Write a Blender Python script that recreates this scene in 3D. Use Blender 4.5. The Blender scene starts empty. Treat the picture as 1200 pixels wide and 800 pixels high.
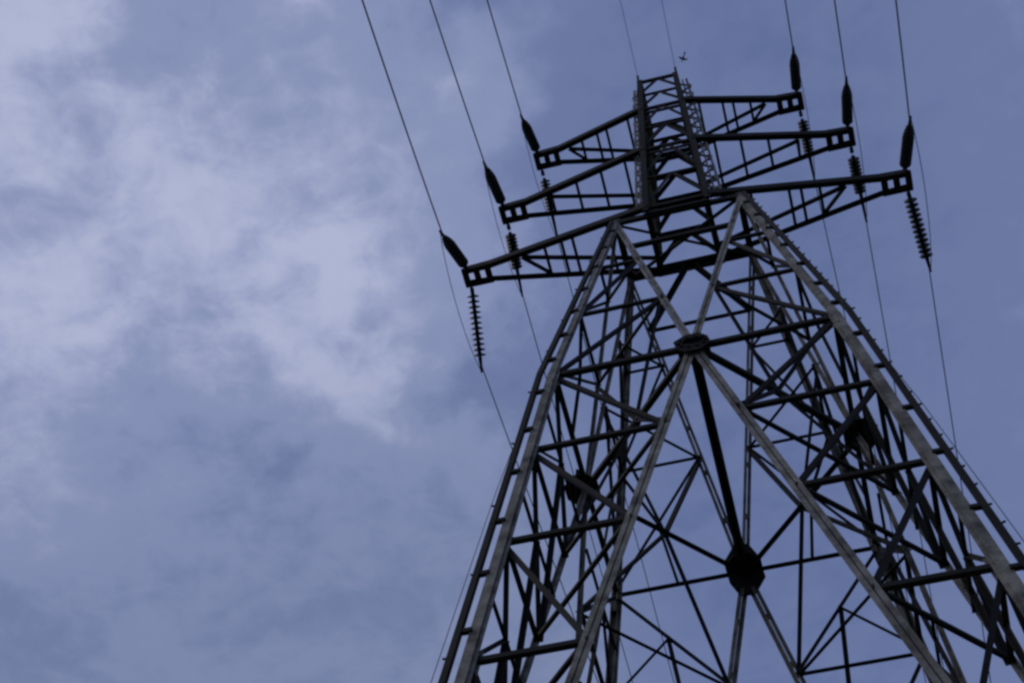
import bpy, bmesh, math, random
from mathutils import Vector, Matrix
random.seed(7)
C = bpy.context.scene.collection
sc = bpy.context.scene
S = 1.8            # metres per design unit
ZG = -10.2         # design height of the ground
def W(p): return Vector((p[0]*S, p[1]*S, (p[2]-ZG)*S))

# ------------------------------------------------------------------ camera
cam = bpy.data.cameras.new('camera'); co = bpy.data.objects.new('camera', cam); C.objects.link(co)
fwd = Vector((-0.14666441, 0.45476454, 0.87845248)); rgt = Vector((0.96755125, 0.25066941, 0.03177153))
up = rgt.cross(fwd)
m = Matrix((rgt, up, -fwd)).transposed().to_4x4(); m.translation = W((0.357, -6.135, -9.315))
co.matrix_world = m
cam.sensor_width = 36; cam.sensor_fit = 'HORIZONTAL'; cam.lens = 1806.4/1200*36
cam.clip_start = 0.05; cam.clip_end = 12000
sc.camera = co

# ------------------------------------------------------------------ sky, sun, exposure
SUN_EL, SUN_AZ = math.radians(50), math.radians(252)     # azimuth clockwise from +Y: to the left, a little behind the viewer
world = bpy.data.worlds.new('World'); sc.world = world; world.use_nodes = True
nt = world.node_tree; nt.nodes.clear()
def N(t, **k):
    n = nt.nodes.new(t)
    for a, b in k.items(): setattr(n, a, b)
    return n
L = nt.links.new
out = N('ShaderNodeOutputWorld'); bg = N('ShaderNodeBackground'); L(bg.outputs[0], out.inputs[0])
bg.inputs['Strength'].default_value = 0.06
sky = N('ShaderNodeTexSky'); sky.sky_type = 'NISHITA'; sky.sun_disc = False
sky.sun_elevation = SUN_EL; sky.sun_rotation = SUN_AZ; sky.altitude = 50; sky.air_density = 1.2; sky.dust_density = 1.5; sky.ozone_density = 1.5
tc = N('ShaderNodeTexCoord')
sep = N('ShaderNodeSeparateXYZ'); L(tc.outputs['Generated'], sep.inputs[0])
def M(op, a, b=None, c=None):
    n = N('ShaderNodeMath', operation=op)
    for i, v in enumerate((a, b, c)):
        if v is None: continue
        if isinstance(v, (int, float)): n.inputs[i].default_value = v
        else: L(v, n.inputs[i])
    return n.outputs[0]
zc = M('MAXIMUM', sep.outputs[2], 0.06)
cx = M('DIVIDE', sep.outputs[0], zc); cy = M('DIVIDE', sep.outputs[1], zc)     # position on a flat cloud layer
comb = N('ShaderNodeCombineXYZ'); L(cx, comb.inputs[0]); L(cy, comb.inputs[1])
def noise(vec, scale, detail, rough, dist, off, stretch=(1, 1, 1), rot=0):
    mp = N('ShaderNodeMapping'); mp.inputs['Location'].default_value = off; mp.inputs['Scale'].default_value = stretch
    mp.inputs['Rotation'].default_value = (0, 0, rot)
    L(vec, mp.inputs[0])
    n = N('ShaderNodeTexNoise'); L(mp.outputs[0], n.inputs['Vector'])
    n.inputs['Scale'].default_value = scale; n.inputs['Detail'].default_value = detail
    n.inputs['Roughness'].default_value = rough; n.inputs['Distortion'].default_value = dist
    return n.outputs['Fac']
def ramp(v, a, b):
    r = N('ShaderNodeMapRange'); r.interpolation_type = 'SMOOTHSTEP'
    L(v, r.inputs[0]); r.inputs[1].default_value = a; r.inputs[2].default_value = b
    return r.outputs[0]
big = noise(comb.outputs[0], 4.0, 3, 0.5, 0.2, (3.1, 1.7, 0))
wisp = noise(comb.outputs[0], 12.0, 7, 0.52, 0.6, (1.3, 4.2, 2.0), (1.0, 1.6, 1), 0.6)
fine = noise(comb.outputs[0], 34.0, 6, 0.6, 0.4, (5.3, 0.2, 4.0))
# the thicker, brighter bank lies towards -X and overhead; thinner, bluer cloud towards +X and the horizon beyond
edge = M('MULTIPLY_ADD', M('SUBTRACT', wisp, 0.5), 0.16, cx)
bank = ramp(edge, -0.06, -0.24)
far = ramp(M('MULTIPLY_ADD', M('SUBTRACT', wisp, 0.5), 0.15, cy), 0.42, 0.74)
t = M('MULTIPLY', bank, M('MULTIPLY_ADD', far, -0.36, 0.74))
# billows and gaps of the cloud layer: (x, y, radius, thickness) on the layer, torn by noise
wn = N('ShaderNodeTexNoise'); L(comb.outputs[0], wn.inputs['Vector']); wn.inputs['Scale'].default_value = 13; wn.inputs['Detail'].default_value = 5
wsub = N('ShaderNodeVectorMath', operation='SUBTRACT'); L(wn.outputs['Color'], wsub.inputs[0]); wsub.inputs[1].default_value = (0.5, 0.5, 0.5)
wsc = N('ShaderNodeVectorMath', operation='SCALE'); L(wsub.outputs[0], wsc.inputs[0]); wsc.inputs['Scale'].default_value = 0.16
wad = N('ShaderNodeVectorMath', operation='ADD'); L(comb.outputs[0], wad.inputs[0]); L(wsc.outputs[0], wad.inputs[1])
for bxx, byy, br, ba in [(-0.427, 0.213, 0.075, 0.3), (-0.311, 0.242, 0.082, -0.22), (-0.431, 0.268, 0.048, -0.15), (-0.424, 0.363, 0.143, 0.06), (-0.327, 0.383, 0.061, 0.12), (-0.278, 0.419, 0.054, 0.22), (-0.323, 0.476, 0.061, 0.3), (-0.282, 0.527, 0.054, 0.24), (-0.319, 0.557, 0.048, 0.15), (-0.143, 0.333, 0.061, 0.3), (-0.425, 0.524, 0.10, -0.27), (-0.221, 0.433, 0.041, -0.12), (-0.19, 0.542, 0.075, -0.4), (-0.509, 0.406, 0.068, 0.12), (-0.575, 0.578, 0.082, 0.1), (-0.623, 0.691, 0.061, -0.15), (-0.206, 0.28, 0.088, -0.15), (-0.372, 0.593, 0.082, -0.15), (-0.074, 0.295, 0.054, 0.22), (-0.293, 0.679, 0.082, -0.1)]:
    dn = N('ShaderNodeVectorMath', operation='DISTANCE'); L(wad.outputs[0], dn.inputs[0]); dn.inputs[1].default_value = (bxx, byy, 0)
    t = M('MULTIPLY_ADD', ramp(dn.outputs['Value'], br*1.25, 0.0), ba, t)
t = M('MULTIPLY_ADD', M('SUBTRACT', big, 0.5), 0.20, t)
t = M('MULTIPLY_ADD', M('SUBTRACT', wisp, 0.5), M('MULTIPLY_ADD', bank, 0.40, 0.38), t)
t = M('MULTIPLY_ADD', M('SUBTRACT', fine, 0.5), M('MULTIPLY_ADD', bank, 0.26, 0.26), t)
t = M('MULTIPLY_ADD', ramp(cx, 0.06, 0.24), 0.22, t)
dens = N('ShaderNodeClamp'); L(M('MULTIPLY_ADD', t, 0.80, 0.19), dens.inputs[0]); dens = dens.outputs[0]
cr = N('ShaderNodeValToRGB'); cr.color_ramp.interpolation = 'EASE'
for i, (p_, c_) in enumerate([(0.0, (0.1022, 0.1441, 0.305)), (0.3, (0.1529, 0.1981, 0.3813)), (0.6, (0.2542, 0.3005, 0.5029)), (1.0, (0.4564, 0.4969, 0.6939))]):
    e_ = cr.color_ramp.elements[i] if i < 2 else cr.color_ramp.elements.new(p_)
    e_.position = p_; e_.color = (*c_, 1)
L(dens, cr.inputs[0])
cloudcol = N('ShaderNodeMix', data_type='RGBA'); cloudcol.blend_type = 'MULTIPLY'; cloudcol.inputs['Factor'].default_value = 1
grey = N('ShaderNodeMix', data_type='RGBA'); L(M('MULTIPLY', M('MULTIPLY', far, bank), 0.55), grey.inputs['Factor'])   # greyer cloud bases low on the left
L(cr.outputs[0], grey.inputs['A']); grey.inputs['B'].default_value = (0.1746, 0.2195, 0.3712, 1)
L(grey.outputs['Result'], cloudcol.inputs['A']); cloudcol.inputs['B'].default_value = (16.4, 16.4, 16.4, 1)
mix = N('ShaderNodeMix', data_type='RGBA'); mix.inputs['Factor'].default_value = 0.93
L(sky.outputs[0], mix.inputs['A']); L(cloudcol.outputs['Result'], mix.inputs['B'])
L(mix.outputs['Result'], bg.inputs['Color'])

sun = bpy.data.lights.new('sun', 'SUN'); so = bpy.data.objects.new('sun', sun); C.objects.link(so)
sun.energy = 0.75; sun.angle = math.radians(15); sun.color = (1.0, 0.95, 0.88)
sd = Vector((math.sin(SUN_AZ)*math.cos(SUN_EL), math.cos(SUN_AZ)*math.cos(SUN_EL), math.sin(SUN_EL)))
so.rotation_euler = (-sd).to_track_quat('-Z', 'Y').to_euler(); so.location = (0, 0, 60)
sc.view_settings.view_transform = 'Standard'; sc.view_settings.look = 'None'
sc.view_settings.exposure = 0; sc.view_settings.gamma = 1
sc.render.engine = 'CYCLES'
sc.cycles.filter_width = 2.7        # the soft lens of a phone picture

# ------------------------------------------------------------------ materials
def material(name, base, rough=0.6, metal=0.0, var=0.35, scale=3.0, tint=None, tint_amt=0.0, spec=0.5):
    mt = bpy.data.materials.new(name); mt.use_nodes = True
    t = mt.node_tree; b = t.nodes['Principled BSDF']
    tcn = t.nodes.new('ShaderNodeTexCoord')
    n1 = t.nodes.new('ShaderNodeTexNoise'); n1.inputs['Scale'].default_value = scale; n1.inputs['Detail'].default_value = 8
    n1.inputs['Roughness'].default_value = 0.65
    t.links.new(tcn.outputs['Object'], n1.inputs['Vector'])
    r = t.nodes.new('ShaderNodeValToRGB')
    r.color_ramp.elements[0].position = 0.3; r.color_ramp.elements[1].position = 0.72
    r.color_ramp.elements[0].color = (*[c*(1-var) for c in base], 1)
    r.color_ramp.elements[1].color = (*[min(1, c*(1+var)) for c in base], 1)
    t.links.new(n1.outputs['Fac'], r.inputs[0])
    src = r.outputs[0]
    if tint:
        n2 = t.nodes.new('ShaderNodeTexNoise'); n2.inputs['Scale'].default_value = scale*0.45; n2.inputs['Detail'].default_value = 10
        n2.inputs['Roughness'].default_value = 0.7
        t.links.new(tcn.outputs['Object'], n2.inputs['Vector'])
        r2 = t.nodes.new('ShaderNodeMapRange'); r2.inputs[1].default_value = 0.52; r2.inputs[2].default_value = 0.72; r2.inputs[4].default_value = tint_amt
        t.links.new(n2.outputs['Fac'], r2.inputs[0])
        mx = t.nodes.new('ShaderNodeMix'); mx.data_type = 'RGBA'
        t.links.new(r2.outputs[0], mx.inputs['Factor']); t.links.new(src, mx.inputs['A']); mx.inputs['B'].default_value = (*tint, 1)
        src = mx.outputs['Result']
    t.links.new(src, b.inputs['Base Color'])
    b.inputs['Specular IOR Level'].default_value = spec
    b.inputs['Roughness'].default_value = rough; b.inputs['Metallic'].default_value = metal
    bp = t.nodes.new('ShaderNodeBump'); bp.inputs['Strength'].default_value = 0.15; bp.inputs['Distance'].default_value = 0.004
    t.links.new(n1.outputs['Fac'], bp.inputs['Height']); t.links.new(bp.outputs[0], b.inputs['Normal'])
    return mt
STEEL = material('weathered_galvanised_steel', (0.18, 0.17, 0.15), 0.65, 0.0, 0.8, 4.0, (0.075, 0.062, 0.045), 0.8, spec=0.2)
DARK = material('shade_dark_steel', (0.022, 0.021, 0.021), 0.75, 0.0, 0.45, 2.5, (0.022, 0.017, 0.013), 0.5, spec=0.12)  # galvanised steel again, with the shade on backlit members put into its colour
PORC = material('dark_glazed_porcelain', (0.02, 0.022, 0.028), 0.4, 0.0, 0.25, 6.0, spec=0.25)
ALU = material('weathered_aluminium_cable', (0.05, 0.053, 0.06), 0.6, 0.3, 0.2, 8.0)
GUSS = material('shade_black_joint_steel', (0.009, 0.009, 0.0095), 0.8, 0.0, 0.4, 3.0, spec=0.08)  # near-black base paints in the shade of joints seen from beneath
CONC = material('grey_concrete', (0.32, 0.31, 0.29), 0.9, 0, 0.25, 1.5)
GRASS = material('rough_grass', (0.055, 0.075, 0.03), 0.95, 0, 0.5, 0.35, (0.10, 0.085, 0.05), 0.7)
FEATH = material('dark_feathers', (0.03, 0.03, 0.033), 0.7, 0, 0.3, 20)

# ------------------------------------------------------------------ mesh helpers
def obj(name, bm, mat, parent=None):
    bmesh.ops.recalc_face_normals(bm, faces=bm.faces[:])
    me = bpy.data.meshes.new(name); bm.to_mesh(me); bm.free(); me.materials.append(mat)
    o = bpy.data.objects.new(name, me); C.objects.link(o)
    if parent: o.parent = parent; o.matrix_parent_inverse = parent.matrix_world.inverted() if False else Matrix.Identity(4)
    return o
ORG = Vector((0, 0, 0))          # base of the thing being built: its parts are modelled relative to it
def P(p): return W(p) - ORG
def prism(bm, ring0, ring1):
    a = [bm.verts.new(v) for v in ring0]; b = [bm.verts.new(v) for v in ring1]; n = len(a)
    for i in range(n): bm.faces.new((a[i], a[(i+1) % n], b[(i+1) % n], b[i]))
    bm.faces.new(a[::-1]); bm.faces.new(b)
def angle(bm, p0, p1, d1, d2, w, t=None, off=(0, 0, 0)):
    """steel angle between two design points: flanges run along d1 and d2, w in metres"""
    t = t or max(0.008, w*0.11)
    a, b = P(p0)+Vector(off), P(p1)+Vector(off); x = (b-a).normalized()
    e1 = Vector(d1); e1 = (e1-x*e1.dot(x)).normalized()
    e2 = Vector(d2); e2 = (e2-x*e2.dot(x)); e2 = (e2-e1*e2.dot(e1)).normalized()
    prof = [(0, 0), (w, 0), (w, t), (t, t), (t, w), (0, w)]
    o = -(e1+e2)*w*0.28
    prism(bm, [a+o+e1*u+e2*v for u, v in prof], [b+o+e1*u+e2*v for u, v in prof])
def box(bm, c, ex, ey, ez):
    c = Vector(c); vs = []
    r0 = [c+ex*sx+ey*sy-ez for sx, sy in ((-1, -1), (1, -1), (1, 1), (-1, 1))]
    prism(bm, r0, [v+ez*2 for v in r0])
def tube(bm, pts, r, n=8):
    rings = []; pts = [Vector(q) for q in pts]
    for i, p in enumerate(pts):
        d = (pts[min(i+1, len(pts)-1)]-pts[max(i-1, 0)]).normalized()
        a = d.orthogonal().normalized() if i == 0 else (rings[-1][1]-d*rings[-1][1].dot(d)).normalized()
        b = d.cross(a); rr = r[i] if isinstance(r, (list, tuple)) else r
        rings.append(([bm.verts.new(p+(a*math.cos(2*math.pi*k/n)+b*math.sin(2*math.pi*k/n))*rr) for k in range(n)], a))
    for (u, _), (v, _) in zip(rings, rings[1:]):
        for k in range(n): bm.faces.new((u[k], u[(k+1) % n], v[(k+1) % n], v[k]))
    bm.faces.new(rings[0][0][::-1]); bm.faces.new(rings[-1][0])
def plate(bm, c, e1, e2, pts, t):
    """flat plate: outline pts (metres) in plane e1,e2 around point c"""
    n = e1.cross(e2).normalized()*t*0.5
    r = [c+e1*a+e2*b for a, b in pts]
    prism(bm, [v-n for v in r], [v+n for v in r])
def thing(name, label, cat, loc, group=None):
    o = bpy.data.objects.new(name, None); C.objects.link(o); o.location = loc; o.empty_display_size = 0.3
    o['label'] = label; o['category'] = cat
    if group: o['group'] = group
    return o
def tag(o, label, cat, group=None):
    o['label'] = label; o['category'] = cat
    if group: o['group'] = group
    return o

# ------------------------------------------------------------------ ground (below the frame, it bounces light on the steel)
bm = bmesh.new(); R = 6000; k = 48
vs = [[None]*(k+1) for _ in range(k+1)]
def gs(i): 
    v = (i/k*2-1); return math.copysign(abs(v)**3*R, v)
for i in range(k+1):
    for j in range(k+1):
        x, y = gs(i), gs(j); d = math.hypot(x, y)
        vs[i][j] = bm.verts.new((x, y, (0 if d < 15 else 0.25*math.sin(x*0.05)*math.cos(y*0.043)) ))
for i in range(k):
    for j in range(k): bm.faces.new((vs[i][j], vs[i+1][j], vs[i+1][j+1], vs[i][j+1]))
g = obj('ground', bm, GRASS); g['kind'] = 'structure'

# ------------------------------------------------------------------ the tower
AX, AY, SD, ZW = 0.591, 0.30, 0.099, 3.869
def wx(z): return 1-SD*z if z < 0 else 1+(AX-1)*z/ZW
def wy(z): return 1-SD*z if z < 0 else 1+(AY-1)*z/ZW
LD = 0.212                                     # spread of the lower half of the big crosses
ZB = -8.85
def inx(z): return AX*z/ZW if z > 0 else -LD*z
def iny(z): return AY*z/ZW if z > 0 else -LD*z
tower = thing('transmission_tower', 'tall dark steel lattice pylon with three tiers of crossarms, seen from its foot', 'pylon', (0, 0, 0))
PYLON = tower
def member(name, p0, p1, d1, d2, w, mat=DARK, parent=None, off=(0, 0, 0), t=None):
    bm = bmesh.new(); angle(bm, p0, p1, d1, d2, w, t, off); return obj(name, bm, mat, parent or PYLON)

# four faces: map (a: across, z) -> design point, with inward normal and across direction
FACES = [('front', lambda a, z: (a, -wy(z), z), Vector((0, 1, 0)), Vector((1, 0, 0)), wx, inx),
         ('back', lambda a, z: (a, wy(z), z), Vector((0, -1, 0)), Vector((1, 0, 0)), wx, inx),
         ('left', lambda a, z: (-wx(z), a, z), Vector((1, 0, 0)), Vector((0, 1, 0)), wy, iny),
         ('right', lambda a, z: (wx(z), a, z), Vector((-1, 0, 0)), Vector((0, 1, 0)), wy, iny)]
# legs: heavy angles, corner outwards
for sx in (-1, 1):
    for sy in (-1, 1):
        bm = bmesh.new()
        pts = [(sx*wx(z), sy*wy(z), z) for z in (ZG+0.1, 0, ZW+0.1)]
        for a_, b_, w_ in ((pts[0], pts[1], 0.1), (pts[1], pts[2], 0.085)):
            angle(bm, a_, b_, (-sx, 0, 0), (0, -sy, 0), w_, 0.013)
            g_ = w_*0.72-0.008                                          # gap, then the inner angle of the built-up leg
            angle(bm, a_, b_, (-sx, 0, 0), (0, -sy, 0), w_*0.5, 0.01, off=(-sx*(g_+w_*0.14), sy*w_*-0.12, 0))
            n_ = int((P(b_)-P(a_)).length/0.75); ax = (P(b_)-P(a_)).normalized()
            for i in range(1, n_):
                box(bm, P(a_).lerp(P(b_), i/n_)+Vector((-sx*g_*0.75, -sy*0.004, 0)), Vector((0.05, 0, 0)), Vector((0, 0.006, 0)), ax*0.045)
        for z in (-0.02, -3.35, -6.7):                                  # splice plates on the outer faces
            p = P((sx*wx(z), sy*wy(z), z)); ax = (P((sx*wx(z+1), sy*wy(z+1), z+1))-p).normalized()
            box(bm, p+Vector((-sx*0.05, -sy*0.066, 0)), Vector((0.075, 0, 0)), ax*0.26, Vector((0, 0.009, 0)))
            box(bm, p+Vector((-sx*0.066, -sy*0.05, 0)), Vector((0.009, 0, 0)), ax*0.26, Vector((0, 0.075, 0)))
        leg = obj('leg', bm, STEEL, PYLON)
        bm = bmesh.new(); b = P((sx*wx(ZG), sy*wy(ZG), ZG))
        prism(bm, [b+Vector((u*0.55, v*0.55, -0.4)) for u, v in ((-1, -1), (1, -1), (1, 1), (-1, 1))],
                  [b+Vector((u*0.38, v*0.38, 0.42)) for u, v in ((-1, -1), (1, -1), (1, 1), (-1, 1))])
        obj('concrete_footing', bm, CONC, PYLON)
HUP = [1.288, 2.5]
HDN = [-1.086, -2.18, -3.311, -4.46, -5.63, -6.8]
for nm, F, nin, ac, hw, hi in FACES:
    back = nm == 'back'
    for s in (-1, 1):
        # the great cross of each face: upper and lower half of either diagonal
        for p0, p1, dirn, w in ((F(s*hw(ZW), ZW), F(0, 0), ac*-s, 0.044), (F(0, 0), F(s*LD*-ZB, ZB), ac*s, 0.054)):
            bm = bmesh.new(); x = (P(p1)-P(p0)).normalized(); e = (dirn-x*dirn.dot(x)).normalized()
            for q in (-1, 1): angle(bm, p0, p1, e*q, nin, w, 0.009, off=nin*0.02+e*q*(0.009+0.28*w))
            n_ = int((P(p1)-P(p0)).length/0.9)
            for i in range(1, n_): box(bm, P(p0).lerp(P(p1), i/n_)+nin*0.03, e*0.03, nin*0.006, x*0.05)
            obj('cross_brace', bm, STEEL, PYLON)
        # horizontals between leg and cross
        for z in HUP+HDN:
            w = 0.05 if z > 0 else 0.058
            member('horizontal_brace', F(s*hw(z), z), F(s*hi(z), z), Vector((0, 0, 1)), nin, w, off=nin*0.035)
        member('horizontal_brace', F(s*hw(0), 0), F(s*0.06, 0), Vector((0, 0, 1)), nin, 0.07, off=nin*0.035)
        # zigzag
        lev = [0]+HDN
        for z0, z1 in zip(lev, lev[1:]):
            member('diagonal_brace', F(s*hw(z0), z0), F(s*hi(z1), z1), Vector((0, 0, 1)), nin, 0.056, off=nin*0.05)
        lev = [0]+HUP
        for z0, z1 in zip(lev, lev[1:]):
            member('diagonal_brace', F(s*hw(z0), z0), F(s*hi(z1), z1), Vector((0, 0, 1)), nin, 0.05, off=nin*0.05)
    # strut between the diagonals just under the waist
    if nm in ('front', 'back'):
        member('portal_strut', F(-inx(3.0), 3.0), F(inx(3.0), 3.0), Vector((0, 0, 1)), nin, 0.07, off=nin*0.04)
    if back:
        for s in (-1, 1): member('portal_brace', F(s*0.04, ZW-0.05), F(s*inx(3.0), 3.0), Vector((0, 0, -1)), nin, 0.08, off=nin*0.05)
    # waist ring beam
    member('waist_beam', F(-hw(ZW), ZW), F(hw(ZW), ZW), Vector((0, 0, -1)), nin, 0.11)
    # gusset where the cross meets: octagonal face plate plus a level plate for the diaphragm
    GO = {'front': -0.03, 'back': 0.075, 'left': -0.05, 'right': -0.05}; LO = {'front': 0.1, 'back': 0.1, 'left': -0.02, 'right': -0.02}
    bm = bmesh.new(); c = P(F(0, 0)); e2 = (P(F(0, 0.5))-c).normalized()
    r = 0.25 if nm == 'front' else 0.28
    octo = [(r*math.cos(math.radians(22.5+45*i))*(1.0 if i % 2 else 0.86), r*(1.75 if nm == 'back' else 1.35)*math.sin(math.radians(22.5+45*i))) for i in range(8)]
    plate(bm, c+nin*GO[nm], ac, e2, octo, 0.02)
    r2 = 0.2 if nm == 'front' else 0.24
    plate(bm, c+nin*LO[nm]+Vector((0, 0, 0.03)), ac, nin, [(r2*1.1*math.cos(math.radians(22.5+45*i)), r2*math.sin(math.radians(22.5+45*i))) for i in range(8)], 0.018)
    plate(bm, c+nin*(LO[nm]-0.01)-Vector((0, 0, 0.02)), nin, Vector((0, 0, 1)), [(-0.09, -0.2), (0.11, -0.2), (0.16, 0), (0.11, 0.2), (-0.09, 0.2)], 0.016)
    for i in range(10):                                                  # bolt heads
        a = math.radians(36*i); q = c+nin*(GO[nm]-0.017)+ac*0.17*math.cos(a)+e2*0.18*math.sin(a)
        box(bm, q, ac*0.018, e2*0.018, nin*0.014)
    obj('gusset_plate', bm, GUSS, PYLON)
# diaphragm at the gussets
G = {'f': (0, -1, 0), 'b': (0, 1, 0), 'l': (-1, 0, 0), 'r': (1, 0, 0)}
for a, b in (('f', 'l'), ('f', 'r'), ('b', 'l'), ('b', 'r')):
    member('diaphragm_tie', G[a], G[b], (0, 0, 1), Vector(G[a])*-1, 0.075)
bm = bmesh.new()
angle(bm, G['f'], G['b'], (1, 0, 0), (0, 0, 1), 0.078, off=(0.008, 0, 0)); angle(bm, G['f'], G['b'], (-1, 0, 0), (0, 0, 1), 0.078, off=(-0.008, 0, 0))
obj('diaphragm_beam', bm, DARK, PYLON)
for z in HUP:
    for sx in (-1, 1):
        for sy in (-1, 1):
            member('diaphragm_tie', (sx*inx(z), sy*wy(z), z), (sx*wx(z), sy*iny(z), z), (0, 0, 1), (-sx, -sy, 0), 0.042)
# hip braces: from the middle of each diaphragm tie to the crosses of the two faces beside it, above and below
for sx in (-1, 1):
    for sy in (-1, 1):
        mid = (sx*0.5, sy*0.5, 0)
        for z in (HUP[0], HDN[0]):
            member('hip_brace', mid, (sx*inx(z), sy*wy(z), z), (sx, 0, 0), (0, sy, 0), 0.055)
            member('hip_brace', mid, (sx*wx(z), sy*iny(z), z), (sx, 0, 0), (0, sy, 0), 0.045)
        # level ties behind the lower horizontals
        for z in HDN[:3]:
            member('diaphragm_tie', (sx*inx(z), sy*wy(z), z), (sx*wx(z), sy*iny(z), z), (0, 0, 1), (-sx, -sy, 0), 0.045)
# sub-braces on the back and side faces, and the crossed plan bracing in the waist ring
for nm, F, n_, ac, hw, hi in FACES[1:]:
    for s in (-1, 1):
        for z0, z1, z2 in zip([0]+HDN[:4], HDN[:5], HDN[1:6]):
            a, b = F(s*hw(z0), z0), F(s*hi(z1), z1); mm = tuple((u+v)/2 for u, v in zip(a, b))
            member('sub_brace', mm, F(s*hi(z2), z2), ac*s, n_, 0.058, off=n_*0.06)
            member('sub_brace', mm, F(s*hw(z1), z1), (0, 0, 1), n_, 0.042, off=n_*0.06)
            if nm != 'back' and z0 > -4:
                zm = (z0+z1)/2
                member('side_tie', F(s*hw(zm), zm), mm, (0, 0, 1), n_, 0.04, off=n_*0.06)
                member('side_tie', mm, F(s*hi(zm), zm), (0, 0, 1), n_, 0.04, off=n_*0.06)
        mm = tuple((u+v)/2 for u, v in zip(F(s*hw(0), 0), F(s*hi(HUP[0]), HUP[0])))
        member('sub_brace', mm, F(s*hw(HUP[0]), HUP[0]), ac*s, n_, 0.04, off=n_*0.06)
        member('sub_brace', mm, F(s*hw(0)*0.5, 0), ac*s, n_, 0.04, off=n_*0.06)
for s in (-1, 1):
    member('plan_brace', (s*AX, -AY, ZW-0.04), (-s*AX, AY, ZW-0.04), (0, 0, 1), (1, 0, 0), 0.05, off=(0, 0, s*0.04))
# climbing rails with step bolts beside the two near legs
for sx in (-1, 1):
    q = lambda z, o=0.0: (sx*(wx(z)+(0.076 if z < 0 else 0.076-0.046*z/ZW)+o), -wy(z)-0.015, z)
    bm = bmesh.new()
    for z0, z1 in ((-9.2, 0), (0, ZW)):
        a, b = P(q(z0)), P(q(z1)); d = (b-a).normalized(); e = Vector((1, 0, 0)); e = (e-d*e.dot(d)).normalized(); n = d.cross(e)
        box(bm, (a+b)/2, e*0.031, n*0.03, d*((b-a).length/2))
    rail = obj('climbing_rail', bm, DARK, PYLON)
    z = -9.0; i = 0
    while z < ZW-0.2:
        bm = bmesh.new()
        if i % 3 == 0: box(bm, P(q(z, -0.035)), Vector((0.07, 0, 0)), Vector((0, 0.025, 0)), Vector((0, 0, 0.025)))
        if sx > 0 or i % 4 == 0: tube(bm, [P(q(z)), P(q(z, random.uniform(0.03, 0.042)))+Vector((0, -0.02, random.uniform(-0.03, 0.02)))], [0.012, 0.012, ][:2], 6)
        if len(bm.verts): obj('step_bolt', bm, DARK, rail)
        else: bm.free()
        z += 0.15+0.07*random.random(); i += 1
    bm = bmesh.new()
    tube(bm, [P(q(z, o)) for z, o in ((-9.4, 0.07), (-7, 0.075), (-5, 0.07), (-3.5, 0.065), (-2.5, 0.055), (-1.6, 0.045), (-0.9, 0.02), (-0.4, 0.0))], 0.0045, 6)
    obj('earthing_cable', bm, ALU, PYLON)

# ------------------------------------------------------------------ narrow body above the waist
ZT = 7.638
def bx(z): return 0.301+(0.238-0.301)*(z-4.1)/2.7
def by(z): return 0.335+(0.30-0.335)*(z-4.1)/2.7
bm = bmesh.new()
for sx in (-1, 1):
    for sy in (-1, 1):
        angle(bm, (sx*bx(ZW+0.02), sy*by(ZW+0.02), ZW+0.02), (sx*bx(ZT), sy*by(ZT), ZT), (-sx, 0, 0), (0, -sy, 0), 0.11, 0.012)
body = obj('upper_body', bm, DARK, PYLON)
Z3, Z2, Z1 = 4.0, 5.5, 6.71
LV = [Z3, 4.72, Z2, 6.1, Z1, 7.17, ZT]
BF = [(lambda a, z: (a*bx(z), -by(z), z), Vector((0, 1, 0)), True), (lambda a, z: (a*bx(z), by(z), z), Vector((0, -1, 0)), True),
      (lambda a, z: (-bx(z), a*by(z), z), Vector((1, 0, 0)), False), (lambda a, z: (bx(z), a*by(z), z), Vector((-1, 0, 0)), False)]
for F, nin, front in BF:
    for i, z in enumerate(LV):
        member('lattice_bar', F(-1, z), F(1, z), (0, 0, -1), nin, 0.08 if z in (Z1, Z2, Z3, ZT) else 0.06, DARK, body, off=nin*0.02)
        if z in (Z1, Z2, Z3): member('lattice_bar', F(-1, z-0.13), F(1, z-0.13), (0, 0, -1), nin, 0.06, DARK, body, off=nin*0.02)
    for z0, z1 in zip(LV, LV[1:]):
        if front:
            for s in (-1, 1): member('lattice_brace', F(s*0.06, z1-0.01), F(s*0.97, z0+0.08), (0, 0, -1), nin, 0.065, DARK, body, off=nin*0.03)
        else:
            zm = (z0+z1)/2
            for a, b in ((z0, zm), (zm, z1)):
                member('lattice_brace', F(-1, a), F(1, b), (0, 0, 1), nin, 0.05, STEEL, body, off=nin*0.02)
                member('lattice_brace', F(1, a), F(-1, b), (0, 0, 1), nin, 0.05, STEEL, body, off=nin*0.035)
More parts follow.
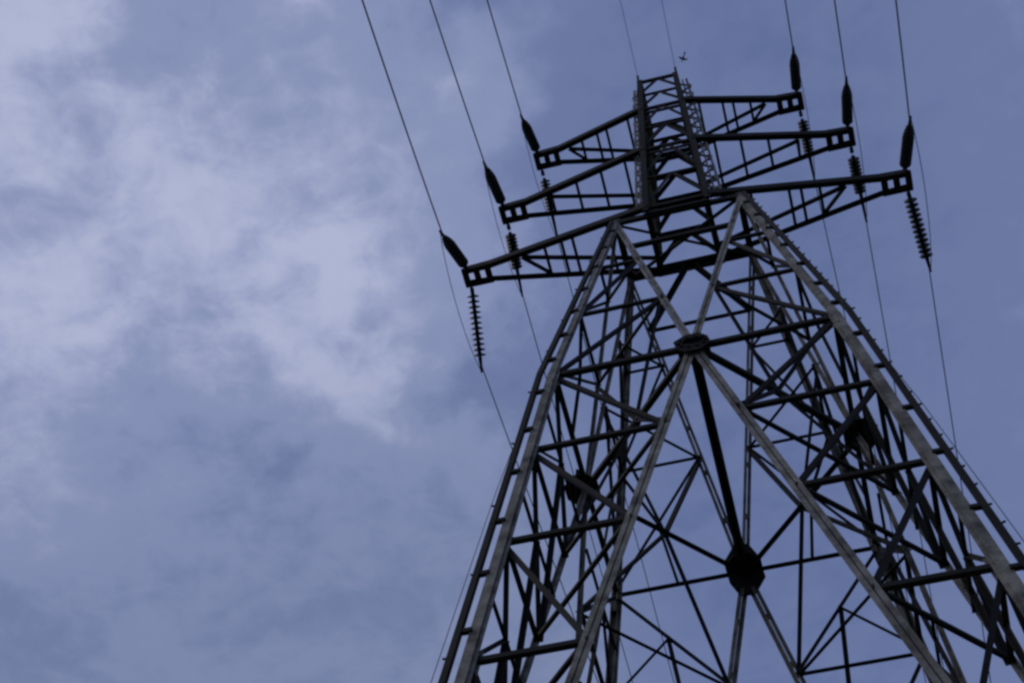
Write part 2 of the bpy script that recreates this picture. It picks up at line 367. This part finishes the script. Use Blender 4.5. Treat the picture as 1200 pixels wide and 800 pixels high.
# outriggers on the outer sides of the two near posts: a laced strip with a ladder in it
for sx in (-1, 1):
    bm = bmesh.new(); o_ = 0.085 if sx < 0 else 0.13
    for f, w in ((0.55, 0.03), (1.0, 0.045)):
        angle(bm, (sx*(bx(Z3+0.1)+o_*f), -by(Z3)+0.05, Z3+0.1), (sx*(bx(ZT)+o_*f*0.8), -by(ZT)+0.05, ZT-0.14), (-sx, 0, 0), (0, 1, 0), w, 0.008)
    z = Z3+0.15; q_ = 0
    while z < ZT-0.3:
        f0, f1 = (0, o_) if q_ % 2 else (o_, 0)
        angle(bm, (sx*(bx(z)+f0), -by(z)+0.05, z), (sx*(bx(z)+f1*0.9), -by(z)+0.05, z+0.14), (0, 0, 1), (0, 1, 0), 0.032, 0.007)
        tube(bm, [P((sx*(bx(z)+o_*0.5), -by(z)+0.05, z+0.07)), P((sx*(bx(z)+o_*0.95), -by(z)+0.05, z+0.07))], 0.01, 6)
        z += 0.14; q_ += 1
    obj('climbing_ladder', bm, STEEL, body)
# short peak pins for the earth wires
for sx in (-1, 1):
    bm = bmesh.new(); tube(bm, [P((sx*bx(ZT), -by(ZT), ZT-0.02)), P((sx*bx(ZT), -by(ZT)-0.03, ZT+0.1))], 0.025, 8)
    obj('peak_pin', bm, DARK, body)

# ------------------------------------------------------------------ crossarms
ARMS = [(Z3, 4.066, 2.103, (1.31, 1.14, 1.03, 0.68), 1.55), (Z2, 5.39, 1.787, (1.27, 0.99, 0.72, 0.46), 1.28), (Z1, 6.671, 1.442, (0.93, 0.75, 0.64, 0.39), 1.09)]
for zb, zt, la, struts, xa in ARMS:
    for s in (-1, 1):
        def ch(x, side):                                                   # point of a chord at distance x from the axis
            x0, y0, x1, y1 = bx(zb), by(zb), la-0.22, 0.085
            t = (x-x0)/(x1-x0)
            return (s*x, side*(y0+(y1-y0)*t), zb+(zt-zb)*t)
        bm = bmesh.new()
        for side, w in ((-1, 0.15), (1, 0.10)):
            angle(bm, ch(bx(zb)-0.02, side), ch(la-0.2, side), (0, 0, -1) if side < 0 else (0, 0, 1), (0, -side, 0), w, 0.012)
            angle(bm, ch(la-0.24, side), (s*(la+0.03), side*0.075, zt), (0, 0, -1) if side < 0 else (0, 0, 1), (0, -side, 0), w, 0.012)
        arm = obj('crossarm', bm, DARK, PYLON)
        for x in struts:
            member('arm_strut', ch(x, -1), ch(x, 1), (s, 0, 0), (0, 0, 1), 0.05, DARK, arm)
        ya = ch(xa, -1)[1]+0.05
        apex = (s*xa, ya, zt-0.02)
        member('arm_brace', apex, (s*bx(zb), 0.20, zb), (0, 1, 0), (0, 0, 1), 0.06, DARK, arm)
        bq = ch(struts[0], 1)
        member('arm_brace', apex, (bq[0], bq[1]-0.03, bq[2]), (0, 1, 0), (0, 0, 1), 0.055, DARK, arm)
        # tip: two cheek plates and three battens with openings between them
        bm = bmesh.new(); c = P((s*(la-0.09), 0, zt-0.03)); X, Y, Zv = Vector((1, 0, 0)), Vector((0, 1, 0)), Vector((0, 0, 1))
        for side in (-1, 1): box(bm, c+Y*side*0.135, X*0.25, Y*0.052, Zv*0.012)
        for u in (-0.2, 0.0, 0.2): box(bm, c+X*s*u, X*0.055, Y*0.16, Zv*0.014)
        for side in (-1, 1):                                               # lugs for the strings
            box(bm, P((s*la, side*0.09, zt-0.04))+Y*side*0.05, X*0.015, Y*0.07, Zv*0.05)
        obj('tip_plate', bm, DARK, arm)

# ------------------------------------------------------------------ insulator strings, conductors, jumpers
def disc_bm():
    bm = bmesh.new()
    prof = [(0.0, -0.07), (0.035, -0.07), (0.045, -0.03), (0.05, -0.012), (0.09, -0.006), (0.127, 0.012), (0.13, 0.022), (0.115, 0.026), (0.1, 0.018),
            (0.085, 0.03), (0.07, 0.02), (0.05, 0.034), (0.02, 0.036), (0.02, 0.07), (0.0, 0.07)]
    n = 20; rings = []
    for r, z in prof:
        rings.append([bm.verts.new((r*math.cos(2*math.pi*i/n), r*math.sin(2*math.pi*i/n), z)) for i in range(n)] if r > 0 else [bm.verts.new((0, 0, z))])
    for a, b in zip(rings, rings[1:]):
        for i in range(n):
            f = [a[i % len(a)], a[(i+1) % len(a)], b[(i+1) % len(b)], b[i % len(b)]]
            u = []
            for v in f:
                if v not in u: u.append(v)
            if len(u) >= 3: bm.faces.new(u)
    return bm
tmp = obj('disc', disc_bm(), PORC); DISC = tmp.data; bpy.data.objects.remove(tmp)
for f in DISC.polygons: f.use_smooth = True
STR = [  # tip, string end, tag, label words
 ('upper left', 'near', (-1.442, -0.1, 6.671), (-1.448, -0.665, 6.193)), ('upper left', 'far', (-1.442, 0.1, 6.671), (-1.457, 0.83, 6.56)),
 ('middle left', 'near', (-1.787, -0.1, 5.39), (-1.783, -0.702, 4.959)), ('middle left', 'far', (-1.787, 0.1, 5.39), (-1.839, 0.838, 5.36)),
 ('lowest left', 'near', (-2.103, -0.1, 4.066), (-2.133, -0.666, 3.59)), ('lowest left', 'far', (-2.103, 0.1, 4.066), (-2.187, 0.789, 3.809)),
 ('upper right', 'near', (1.442, -0.1, 6.671), (1.45, -0.689, 6.223)), ('upper right', 'far', (1.442, 0.1, 6.671), (1.459, 0.84, 6.62)),
 ('middle right', 'near', (1.787, -0.1, 5.39), (1.801, -0.706, 4.966)), ('middle right', 'far', (1.787, 0.1, 5.39), (1.812, 0.839, 5.353)),
 ('lowest right', 'near', (2.103, -0.1, 4.066), (2.149, -0.708, 3.647)), ('lowest right', 'far', (2.103, 0.1, 4.066), (2.181, 0.833, 3.997))]
AZ = {('lowest left', 'near'): 6.35, ('lowest left', 'far'): 6.85, ('lowest right', 'near'): -3.45, ('lowest right', 'far'): -0.45,
      ('middle left', 'near'): 3.25, ('middle left', 'far'): 0.25, ('middle right', 'near'): -2.75, ('middle right', 'far'): 0.2,
      ('upper left', 'near'): 3.65, ('upper left', 'far'): 0.5, ('upper right', 'near'): -1.9, ('upper right', 'far'): 1.95}
side_txt = {'near': 'pointing up and out of the picture', 'far': 'hanging below the arm tip'}
ends = {}
for tier, side, a, b in STR:
    A, B = W(a), W(b); d = (B-A).normalized(); Ln = (B-A).length
    rot = d.to_track_quat('Z', 'Y')
    lab = 'dark disc insulator string %s %s crossarm tip' % ('rising above the' if side == 'near' else 'hanging down from the', tier)
    t = thing('insulator_string', lab, 'insulator', A, 'insulator strings at the crossarm tips'); t.rotation_mode = 'QUATERNION'; t.rotation_quaternion = rot
    bm = bmesh.new(); tube(bm, [(0, 0, -0.02), (0, 0, 0.16)], 0.018, 8); box(bm, (0, 0, 0.1), Vector((0.035, 0, 0)), Vector((0, 0.012, 0)), Vector((0, 0, 0.05)))
    obj('shackle', bm, DARK, t)
    n = 12; z0 = 0.15; pitch = (Ln-0.2)/n
    if side == 'far' and not tier.startswith('lowest'): n = 10; z0 = 0.24; pitch = (Ln-0.62)/n
    for i in range(n):
        o = bpy.data.objects.new('disc', DISC); C.objects.link(o); o.parent = t; k_ = (0.76 if side == 'near' else 0.86)*(1 if i < n-3 or side == 'far' else (0.92, 0.78, 0.6)[i-n+3]); o.scale = (k_, k_, 0.9); o.location = (0, 0, z0+pitch*(i+0.5)-0.01); o.rotation_euler = (0, 0, i*0.7)
    bm = bmesh.new(); zc_ = z0+pitch*n
    tube(bm, [(0, 0, zc_-0.06), (0, 0, zc_+0.02), (0, 0, (zc_+Ln)/2+0.06), (0, 0, Ln+0.22)], [0.02, 0.036, 0.03, 0.02], 8)
    obj('strain_clamp', bm, DARK, t)
    ends[(tier, side)] = (B+d*0.2, d)
    # conductor
    sgn = -1 if side == 'near' else 1; az = math.radians(AZ[(tier, side)])
    el = math.asin(d.z)*0.9 if True else 0
    h = Vector((math.sin(az), sgn*math.cos(az), 0)); pts = []
    tan = math.tan(el); Lmax = 28 if side == 'near' else 125
    kq = (0.30*-tan)/Lmax if side == 'near' else max(0.0005, -tan)/Lmax
    for i in range(41):
        s_ = Lmax*(i/40)**1.6
        pts.append(B+d*0.05+h*s_+Vector((0, 0, tan*s_+kq*s_*s_)))
    base = pts[0].copy(); bm = bmesh.new(); tube(bm, [q-base for q in pts], 0.012 if side == 'near' else 0.0095, 8)
    o = obj('conductor', bm, ALU); o.location = base
    tag(o, 'thin overhead wire from the %s crossarm tip, running %s' % (tier, 'up past the top edge' if side == 'near' else 'down behind the tower'), 'wire', 'overhead conductors')
for tier in ('upper left', 'middle left', 'lowest left', 'upper right', 'middle right', 'lowest right'):
    (p0, d0), (p1, d1) = ends[(tier, 'near')], ends[(tier, 'far')]
    mid = (p0+p1)/2; out_ = Vector((math.copysign(1, mid.x)*0.05, 0, -0.22))
    pts = []
    for i in range(25):
        t = i/24; q = p0.lerp(p1, t)+out_*(4*t*(1-t))**0.8
        pts.append(q)
    base = pts[0].copy(); bm = bmesh.new(); tube(bm, [q-base for q in pts], 0.0065, 6)
    o = obj('jumper_wire', bm, ALU); o.location = base
    tag(o, 'thin jumper wire linking both insulator strings at the %s crossarm tip' % tier, 'wire', 'jumper loops at the arm tips')
for sx, az, w in ((-1, 1.0, 'left'), (1, 1.0, 'right')):
    a = W((sx*bx(ZT), -by(ZT)-0.03, ZT+0.09)); az = math.radians(az); h = Vector((math.sin(az), -math.cos(az), 0)); pts = []
    for i in range(31):
        s_ = 30*(i/30)**1.5; pts.append(h*s_+Vector((0, 0, -0.5*s_+0.004*s_*s_)))
    bm = bmesh.new(); tube(bm, pts, 0.005, 6)
    o = obj('earth_wire', bm, ALU); o.location = a
    tag(o, 'faint thin wire rising from the %s corner of the tower top' % w, 'wire', 'earth wires at the tower top')

# ------------------------------------------------------------------ the bird above the tower top
bm = bmesh.new()
body_pts = [(-0.15, 0, 0), (-0.11, 0, 0.005), (-0.04, 0, 0.0), (0.03, 0, 0.0), (0.075, 0, 0.008), (0.105, 0, 0.014), (0.13, 0, 0.012), (0.15, 0, 0.006)]
tube(bm, body_pts, [0.012, 0.02, 0.04, 0.042, 0.03, 0.024, 0.012, 0.003], 10)
for s in (-1, 1):                                   # wings, half folded, grown out of the shoulders
    span = [(0.05, 0.03, 0.075), (0.06, 0.10, 0.07), (0.03, 0.17, 0.05), (-0.03, 0.22, 0.012)]
    prev = None
    for x, y, c in span:
        zz = 0.015+0.10*y
        ring = [bm.verts.new(v) for v in ((x, s*y, zz+0.006), (x-c*0.5, s*y, zz+0.01), (x-c, s*y, zz), (x-c*0.5, s*y, zz-0.004))]
        if prev:
            for k2 in range(4): bm.faces.new((prev[k2], prev[(k2+1) % 4], ring[(k2+1) % 4], ring[k2]))
        else: bm.faces.new(ring)
        prev = ring
    bm.faces.new(prev)
pts = [(-0.12, -0.02, 0.004), (-0.12, 0.02, 0.004), (-0.21, 0.045, 0.0), (-0.21, -0.045, 0.0)]
prism(bm, [Vector(q) for q in pts], [Vector(q)+Vector((0, 0, 0.006)) for q in pts])
bird = obj('bird', bm, FEATH)
bird.location = W((0.33, -0.32, 8.0)); bird.scale = (0.62, 0.45, 0.62); bird.rotation_euler = (0.3, 0.5, math.radians(125))
tag(bird, 'small dark bird in flight just above the tower top', 'bird')
